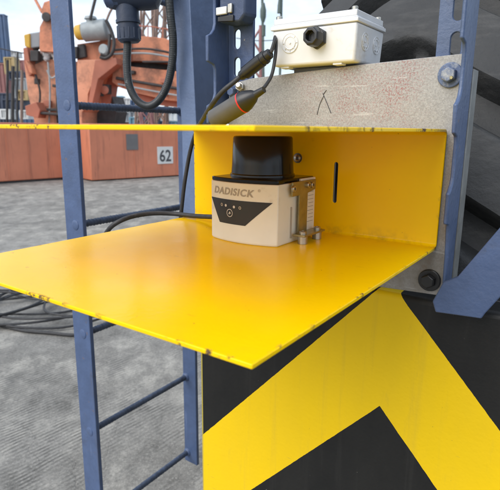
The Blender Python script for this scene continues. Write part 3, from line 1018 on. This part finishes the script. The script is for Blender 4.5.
# ------------------------------------------------------------------ background: orange yard crane
def outline3(pix, D, thick, bm=None):
    """a solid with the given silhouette at distance D, THICK metres deep along the yard"""
    bm = bm or B()
    pts = [at(x, y, D) for x, y in pix]
    return prism(bm, pts, (thick * .25, thick, 0))
BASE = Vector(at(60, 176, 18.0)); BASE.z = 0
cr = thing('yard_crane', 'big faded orange crane with boom beams and grey drive motor behind the blocks', 'crane', world=BASE)
def cpart(name, bm, mat, parent=None, bevel=.03, sm=True):
    for v in bm.verts:
        v.co -= BASE
    if name in ('tower', 'mast_head', 'front_column', 'column_flange', 'boom_beam', 'recess', 'boom_underside', 'lower_machinery', 'end_plate', 'strut'):
        sm = False
        bevel = .012
    return obj(name, bm, mat, parent or cr, bevel=bevel, smooth=sm)
cpart('tower', outline3([(24, 62), (31, 66), (44, 60), (62, 58), (63, 172), (36, 172), (34, 120), (28, 94)], 17.5, 1.6), 'orange_pale')
cpart('mast_head', outline3([(39.5, 51), (39.5, 27), (43, 20), (41, 10), (44, 2), (50, 0), (53.5, 4), (54, 16), (53, 26), (55.5, 30), (56, 52)], 17.2, .5), 'orange')
mh = lathe(B(), at(46.5, 17, 17.15), (0, -1, 0), [(0, .14), (.04, .14), (.05, .09)], 24)
cpart('mast_pin', mh, 'dark', bevel=.005)
cpart('stay_rod', tube(B(), [at(34, -3, 17.4), at(42, 12, 17.3)], .045, 8), 'orange', bevel=0)
cpart('stay_rod', tube(B(), [at(52, 10, 17.2), at(53.5, 40, 17.2)], .04, 8), 'dark', bevel=0)
cpart('cabinet', outline3([(29, 33), (40, 31.5), (40, 47), (30, 48)], 17.6, .6), 'c_grey')
cpart('warning_panel', outline3([(23.5, 34.5), (29.5, 33), (30, 48), (26, 47), (24.5, 46)], 17.55, .15), 'yellow_far')
cpart('recess_shade_block', outline3([(30, 47.5), (57, 48), (58, 62), (46, 64), (33, 66)], 17.75, .8), 'dark')  # dark box painting the shade of a recess in the crane
bm = B()
for k in range(11):
    p = at(42.5 + k * 1.55, 54.5 + 1.8 * math.sin(k * 1.9) + k * .25, 17.5)
    lathe(bm, p - Vector((0, .08, .0)), (math.sin(k), .4, math.cos(k)), [(0, .05), (.04, .10), (.12, .10), (.16, .05)], 10)
cpart('hook_block', bm, 'chain', bevel=0)
cpart('strut', outline3([(23, 48), (27, 47), (32, 74), (29, 76), (24, 62)], 17.3, .3), 'orange_deep')
cpart('floodlight', outline3([(25, 60), (31, 66), (33, 74), (29, 73)], 17.1, .2), 'orange')
cpart('front_column', outline3([(77, 60), (97, 59.5), (115, 58), (115, 62), (95, 76), (88, 94), (88, 105), (82, 112), (82, 172), (76, 172)], 17.1, 1.0), 'orange_pale')
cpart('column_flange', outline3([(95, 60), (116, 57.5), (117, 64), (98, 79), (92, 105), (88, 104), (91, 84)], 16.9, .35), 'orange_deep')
cpart('recess', outline3([(94, 78), (118, 66), (130, 68), (126, 86), (112, 86), (109, 106), (88, 106)], 17.9, .4), 'orange_deep')  # set-back panel; the recess shade is put into its darker orange
cpart('lower_machinery', outline3([(88, 97), (112, 96), (116, 112), (104, 172), (86, 172)], 18.0, .8), 'dark')
cpart('boom_beam', outline3([(112, 38), (126, 36.5), (146, 36), (164, 38), (178, 43), (192, 52), (192, 66), (170, 63.5), (140, 61), (112, 60.5)], 17.6, .9), 'orange')
cpart('boom_beam', outline3([(77, 44), (112, 39), (113, 60), (98, 60), (77, 62)], 17.5, .9), 'orange')
cpart('boom_beam', outline3([(113, 64), (136, 67), (166, 70), (192, 73), (192, 103), (166, 100), (140, 94), (119, 87), (112, 82)], 17.4, .9), 'orange')
cpart('boom_shadow_gap', outline3([(110, 60), (192, 65), (192, 74), (112, 66)], 18.0, .3), 'dark')  # dark slab painting the shade between the two boom beams
cpart('drive_opening_shade', outline3([(77, 44.5), (84, 43.5), (86, 57), (77, 59)], 17.35, .12), 'dark')  # thin dark slab on the beam, painted as a shaded opening
cpart('boom_underside', outline3([(134, 93), (164, 99.5), (192, 103), (192, 109), (150, 104), (136, 99)], 17.7, .7), 'orange_deep')  # shade below the boom is put into the darker orange
# motor on the boom
c0, c1 = at(82, 32.5, 17.2), at(107.5, 29, 17.2)
u_ = 17.2 / F
m_ = cpart('drive_motor', lathe(B(), c0, c1 - c0, [(0, u_ * 6), (.06, u_ * 8.5), (.5, u_ * 9), (.52, u_ * 9.3), (.78, u_ * 9.3), (.84, u_ * 8), (.88, u_ * 5)], 32), 'grey_motor', bevel=0)
bm = lathe(B(), at(91, 24, 17.2), (0, 0, 1), [(0, u_ * 4), (u_ * 3.5, u_ * 4.2), (u_ * 4.2, u_ * 6), (u_ * 6.5, u_ * 5), (u_ * 7, u_ * 2)], 20)
cpart('terminal_cap', bm, 'grey_motor', bevel=0)
cpart('motor_band', lathe(B(), at(75.5, 33, 17.2), c1 - c0, [(0, u_ * 5), (.05, u_ * 6.5), (.22, u_ * 7), (.24, u_ * 5)], 24), 'yellow_far', bevel=0)
bm = lathe(B(), at(105, 50, 17.0), (-.3, -1, 0), [(0, u_ * 4.8), (.10, u_ * 5.0), (.14, u_ * 3.6)], 24)
cpart('brake_drum', bm, 'grey_motor', bevel=0)
for pix, r in ((((106, 20), (111, 30), (114, 42), (112, 53), (106, 58), (100, 57)), .055), (((110, 34), (109, 47), (107, 55), (101, 54)), .05), (((116, 2), (110, 12), (106, 22)), .035), (((96, -4), (92, 12), (90, 20)), .045)):
    cpart('hose', tube(B(), smooth_path([at(x, y, 16.9) for x, y in pix], 6), r, 10), 'dark' if r > .04 else 'pole_rust', bevel=0)
bm = lathe(B(), at(105, 90, 17.3), (0, -1, 0), [(0, u_ * 4), (.06, u_ * 4), (.08, u_ * 2), (.09, u_ * .5)], 18)
cpart('pivot_pin', bm, 'orange_deep', bevel=0)
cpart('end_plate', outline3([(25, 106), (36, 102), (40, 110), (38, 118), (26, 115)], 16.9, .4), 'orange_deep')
cpart('cable_tray', outline3([(34, 111.2), (62, 113), (62, 116), (34, 114)], 16.95, .3), 'dark')
for k in (1, 5):
    x = 120 + k * 10
    cpart('boom_rib', outline3([(x, 37.5 + max(0, k - 3) * 1.4), (x + 1.2, 37.6 + max(0, k - 3) * 1.4), (x + 1.2, 61 + k * .5), (x, 60.8 + k * .5)], 17.52, .12), 'orange_deep', bevel=.01)
for k in (0, 4):
    x = 122 + k * 11
    cpart('stiffener', outline3([(x, 66 + k * .9), (x + 1.1, 66.1 + k * .9), (x + 1.1, 87 + k * 2.4), (x, 86.8 + k * 2.4)], 17.33, .12), 'orange_deep', bevel=.01)
for pix, r in ((((112, 50), (150, 49), (192, 58)), .035), (((113, 54), (150, 53.5), (192, 62)), .03), (((116, 78), (150, 84), (192, 91)), .05), (((118, 84), (150, 90.5), (192, 98)), .03), (((48, 62), (50, 90), (49, 126)), .03), (((58, 60), (57, 90), (58, 128)), .04), (((62, 70), (52, 78), (47, 70)), .03), (((34, 70), (40, 92), (38, 112)), .035)):
    cpart('hydraulic_pipe', tube(B(), smooth_path([at(x, y, 17.28) for x, y in pix], 6), r, 8), 'dark' if r != .03 else 'grey_motor', bevel=0)
for x, y, w_, h_, m__ in ((30, 50, 8, 11, 'dark'), (57, 52, 6, 10, 'dark'), (62, 46, 15, 12, 'dark'), (40, 108, 20, 3, 'dark'), (100, 84, 9, 10, 'dark'), (142, 60.5, 44, 2, 'dark'), (64, 100, 8, 8, 'grey_motor'), (34, 78, 3, 6, 'dark'), (52, 84, 4, 3, 'dark'), (43, 100, 6, 7, 'orange_deep'), (79, 70, 3, 10, 'dark'), (81, 92, 4, 6, 'orange_deep'), (96, 92, 5, 4, 'dark'), (128, 70, 6, 4, 'dark'), (160, 78, 9, 5, 'orange_deep'), (66, 64, 6, 10, 'dark'), (66, 84, 5, 14, 'orange_deep')):
    cpart('bracket', outline3([(x, y), (x + w_, y + .4), (x + w_, y + h_), (x, y + h_)], 17.25, .18), m__, bevel=.015)  # clutter slabs; several dark ones paint shaded gaps between crane parts
for k in range(5):
    cpart('handrail', tube(B(), [at(118 + k * 15, 36.8 + max(0, k - 2) * 2, 17.8), at(118 + k * 15, 26 + max(0, k - 2) * 2, 17.8)], .02, 6), 'orange_deep', bevel=0)
cpart('handrail', tube(B(), [at(118, 26, 17.8), at(148, 26, 17.8), at(178, 30.5, 17.8)], .02, 6), 'orange_deep', bevel=0)
# ------------------------------------------------------------------ background: masts behind the boom
def mast(px0, px1, D, r, mat, name, label, cat='mast', group='masts behind the boom', brace=True):
    a_, b_ = at(*px0, D), at(*px1, D)
    a0 = Vector((a_.x, a_.y, 0)); d = b_ - a_
    t_ = thing(name, label, cat, world=a0, group=group)
    top, bot = b_ - a0, a_ - a0
    bot = bot - (top - bot).normalized() * (bot.z / max(.05, (top - bot).normalized().z))
    bm_ = B()
    if brace:
        w_ = r * 2.4
        cs = [Vector((sx * w_, sy * w_, 0)) for sx, sy in ((1, 1), (1, -1), (-1, -1), (-1, 1))]
        for c in cs:
            tube(bm_, [bot + c, top + c], r * .45, 6)
        n_ = int((top - bot).length / (w_ * 3)) + 1
        for k in range(n_):
            p_, q_ = bot.lerp(top, k / n_), bot.lerp(top, (k + 1) / n_)
            for i in range(4):
                tube(bm_, [p_ + cs[i], q_ + cs[(i + 1) % 4]], r * .3, 5)
    else:
        tube(bm_, [bot, top], r, 10)
    obj('shaft', bm_, mat, t_, smooth=True)
    return t_
mast((147, 60), (151, -15), 30, .16, 'pole_rust', 'lattice_mast', 'rusty lattice mast just right of the gland conduit, above the boom')
mast((160, 60), (158, -15), 32, .14, 'pole_rust', 'lattice_mast', 'thin rusty lattice mast in the middle of the U of conduit')
mast((166, 60), (174, -10), 34, .15, 'c_rust', 'lattice_mast', 'rusty lattice mast leaning right beside the leaning blue post')
mast((137, 50), (133, 22), 28, .12, 'c_red', 'lattice_mast', 'short reddish lattice mast leaning left above the boom')
mast((208, 130), (207, 22), 30, .35, 'c_red', 'lattice_mast', 'orange lattice mast seen through the notch of the dark slotted post')
mast((252.5, 120), (251.5, 27), 30, .20, 'c_red', 'lattice_mast', 'orange lattice mast just right of the dark slotted post')
t_ = mast((264, 120), (262, -20), 40, .10, 'pole_green', 'lamp_pole', 'slim dark green pole with a bulge standing left of the white box', 'pole', 'dark green poles', False)
bm = lathe(B(), at(263, 22, 40) - t_.location, (0, 0, 1), [(0, .12), (.35, .22), (.8, .23), (1.3, .11)], 12)
obj('pole_bulge', bm, 'pole_green', t_)
bm = lathe(B(), at(263.5, 36, 40) - t_.location, (0, 0, 1), [(0, .15), (.75, .15)], 12)
obj('pole_collar', bm, 'pole_green', t_)
t_ = mast((279, 120), (282, -20), 40, .09, 'pole_green', 'lamp_pole', 'slim dark green pole rising behind the white box lid', 'pole', 'dark green poles', False)
bm = lathe(B(), at(279.5, 13, 40) - t_.location, (0, 0, 1), [(0, .18), (.5, .16), (1.0, .10)], 12)
obj('pole_bulge', bm, 'pole_green', t_)
bm = tube(B(), smooth_path([at(236, 38, 38), at(256, 40.5, 38), at(275, 40, 38), at(300, 37, 38)], 6), .03, 6)
tag(obj('overhead_wire', bm, 'dark'), 'thin overhead wire crossing the sky between the slotted post and white box', 'wire')

# ------------------------------------------------------------------ background: containers and stacks
def container(x0, x1, y_top, y_bot, D, mat, label, deep=.9, group='stacked containers in the yard'):
    pa, pb = at(x0, y_bot, D), at(x1, y_top, D)
    z0, z1 = max(0, pa.z), pb.z
    base = Vector((pa.x, D, z0))
    t_ = thing('shipping_container', label, 'container', world=base, group=group)
    w_ = pb.x - pa.x
    h_ = z1 - z0
    bm_ = B()
    n_ = max(4, int(w_ / .28))
    pts = []
    for k in range(n_):                       # corrugated front
        a0_, a1_ = w_ * k / n_, w_ * (k + 1) / n_
        pts += [(a0_, 0, .06), (a0_ + (a1_ - a0_) * .35, 0, .06), (a0_ + (a1_ - a0_) * .5, .05, .06), (a0_ + (a1_ - a0_) * .85, .05, .06)]
    pts += [(w_, 0, .06), (w_, deep, .06), (0, deep, .06)]
    prism(bm_, pts, (0, 0, max(.2, h_ - .12)))
    obj('walls', bm_, mat, t_, smooth=False)
    bm_ = B()
    for (lo, hi) in (((-.03, -.04, 0), (w_ + .03, deep, .08)), ((-.03, -.04, h_ - .08), (w_ + .03, deep, h_)), ((-.04, -.05, .08), (.08, .08, h_ - .08)), ((w_ - .08, -.05, .08), (w_ + .04, .08, h_ - .08))):
        box(bm_, lo, hi)
    obj('frame', bm_, mat, t_, smooth=False)
    return t_
container(-12, 3.6, 14, 62, 40, 'c_blue', 'tall blue container stack end at the left above the orange block', .6)
container(-12, 5, 63, 93, 38, 'c_red', 'dull red container below the tall blue one at the far left')
container(5.5, 13.5, 57, 74, 37, 'c_yellow', 'small yellow container beside the dull red one')
container(13.5, 23.5, 60, 78, 39, 'c_red', 'pinkish red container left of the orange crane tower')
container(9, 20, 71, 80, 35, 'c_navy', 'dark blue container under the yellow one')
container(15, 26.5, 78, 98, 34, 'c_grey', 'grey blue container between dark blue and mustard ones')
container(18, 27, 90, 100, 33, 'c_yellow', 'mustard container low beside the crane tower')
container(-12, 10, 93, 176, 36, 'c_navy', 'dark navy container at the bottom of the far left stack')
container(9, 25, 99, 176, 34.5, 'c_navy', 'dark blue container under the mustard one by the crane foot')
container(25, 38, 112, 176, 33, 'c_blue', 'blue container half hidden behind the crane\'s end plate')
container(1, 9, 109, 119, 31, 'c_white', 'white crate at the far left in front of the navy container', .8)
container(20.5, 27.5, 110, 119, 31, 'c_white', 'white crate in front of the blue containers by the crane foot', .8)
container(3, 17, 51, 56.5, 42, 'c_white', 'white container roof high beside the tall blue stack')
for i, (x0, x1, y0_, y1_, D_, m__, lab) in enumerate((
        (104, 113, 97, 106, 36, 'c_red', 'red container under the boom at its left end'),
        (112, 122, 96, 105, 40, 'c_teal', 'teal container under the boom beside the red one'),
        (121, 132, 98, 107, 38, 'c_white', 'white container under the boom, second from the teal one'),
        (131, 140, 100, 110, 37, 'c_blue', 'blue container under the middle of the boom'),
        (110, 130, 112, 122, 35, 'c_grey', 'pale grey container under the white one, close to the bracket top'),
        (130, 143, 117, 128, 34, 'c_teal', 'teal container low in the middle just above the bracket top'),
        (128, 145, 109, 116, 39, 'c_white', 'white container below the U of conduit'),
        (143, 158, 108, 128, 36, 'c_navy', 'dark container right of the teal one above the bracket top'),
        (158, 192, 112, 121, 38, 'c_white', 'white container at the right, beside the leaning blue post'),
        (158, 192, 121, 129, 37, 'c_teal', 'blue grey container at the right, under the white one'),
        (110, 128, 122, 130, 36, 'c_rust', 'rust brown container low under the pale grey one'))):
    container(x0, x1, y0_, y1_, D_, m__, lab)

for i, (x, y0_, y1_, D_, r_, m__, lab) in enumerate(((7, 60, 126, 30, .07, 'dark', 'thin dark frame post far left, nearest the picture edge'),
        (12.5, 66, 126, 30, .09, 'dark', 'dark frame post far left beside the yellow container'),
        (17, 52, 126, 29, .05, 'dark', 'tall thin dark post far left between the containers'),
        (21.5, 70, 126, 30, .08, 'pole_rust', 'rusty frame post just left of the crane tower'))):
    mast((x, y1_), (x + .6, y0_), D_, r_, m__, 'frame_post', lab, 'post', 'dark frame posts', False)
tag(obj('overhead_wire', tube(B(), smooth_path([at(-6, 47, 33), at(12, 51, 33), at(26, 53, 33), at(40, 50, 33)], 6), .035, 6), 'dark'), 'sagging dark cable across the containers at the far left', 'wire')

# ------------------------------------------------------------------ sky and light
world = bpy.data.worlds.new('World')
scene.world = world
world.use_nodes = True
nt = world.node_tree
bg = nt.nodes['Background']
SUN_EL, SUN_AZ = math.radians(40), math.radians(232)     # azimuth: clockwise from the view direction (+Y)
sky = N(nt, 'ShaderNodeTexSky', sky_type='NISHITA', sun_disc=False, sun_elevation=SUN_EL, sun_rotation=SUN_AZ)
sky.air_density = 1.2
sky.dust_density = 2.5
tc_ = N(nt, 'ShaderNodeTexCoord')
cl = noise(nt, tc_.outputs['Generated'], 2.6, 7, .58, (1, 1, 2.2))
fac = ramp(nt, cl, .40, .60, .30, 1.0)
cc_ = mixc(nt, fac, sky.outputs['Color'], (6.3, 7.0, 8.0))
nt.links.new(cc_, bg.inputs['Color'])
bg.inputs['Strength'].default_value = .125
sd = bpy.data.lights.new('sun', 'SUN')
sd.energy = 1.6
sd.angle = math.radians(50)
sd.color = (1, .97, .93)
so = bpy.data.objects.new('sun', sd)
COL.objects.link(so)
dirv = Vector((math.sin(SUN_AZ) * math.cos(SUN_EL), math.cos(SUN_AZ) * math.cos(SUN_EL), math.sin(SUN_EL)))
so.rotation_euler = dirv.to_track_quat('Z', 'Y').to_euler()
so.location = dirv * 30

scene.view_settings.view_transform = 'Standard'
scene.view_settings.look = 'None'
scene.view_settings.exposure = .64
scene.view_settings.gamma = 1
scene.view_settings.use_curve_mapping = False
scene.render.engine = 'CYCLES'
scene.cycles.max_bounces = 12
scene.cycles.diffuse_bounces = 8
scene.render.resolution_x, scene.render.resolution_y = 1024, 1004
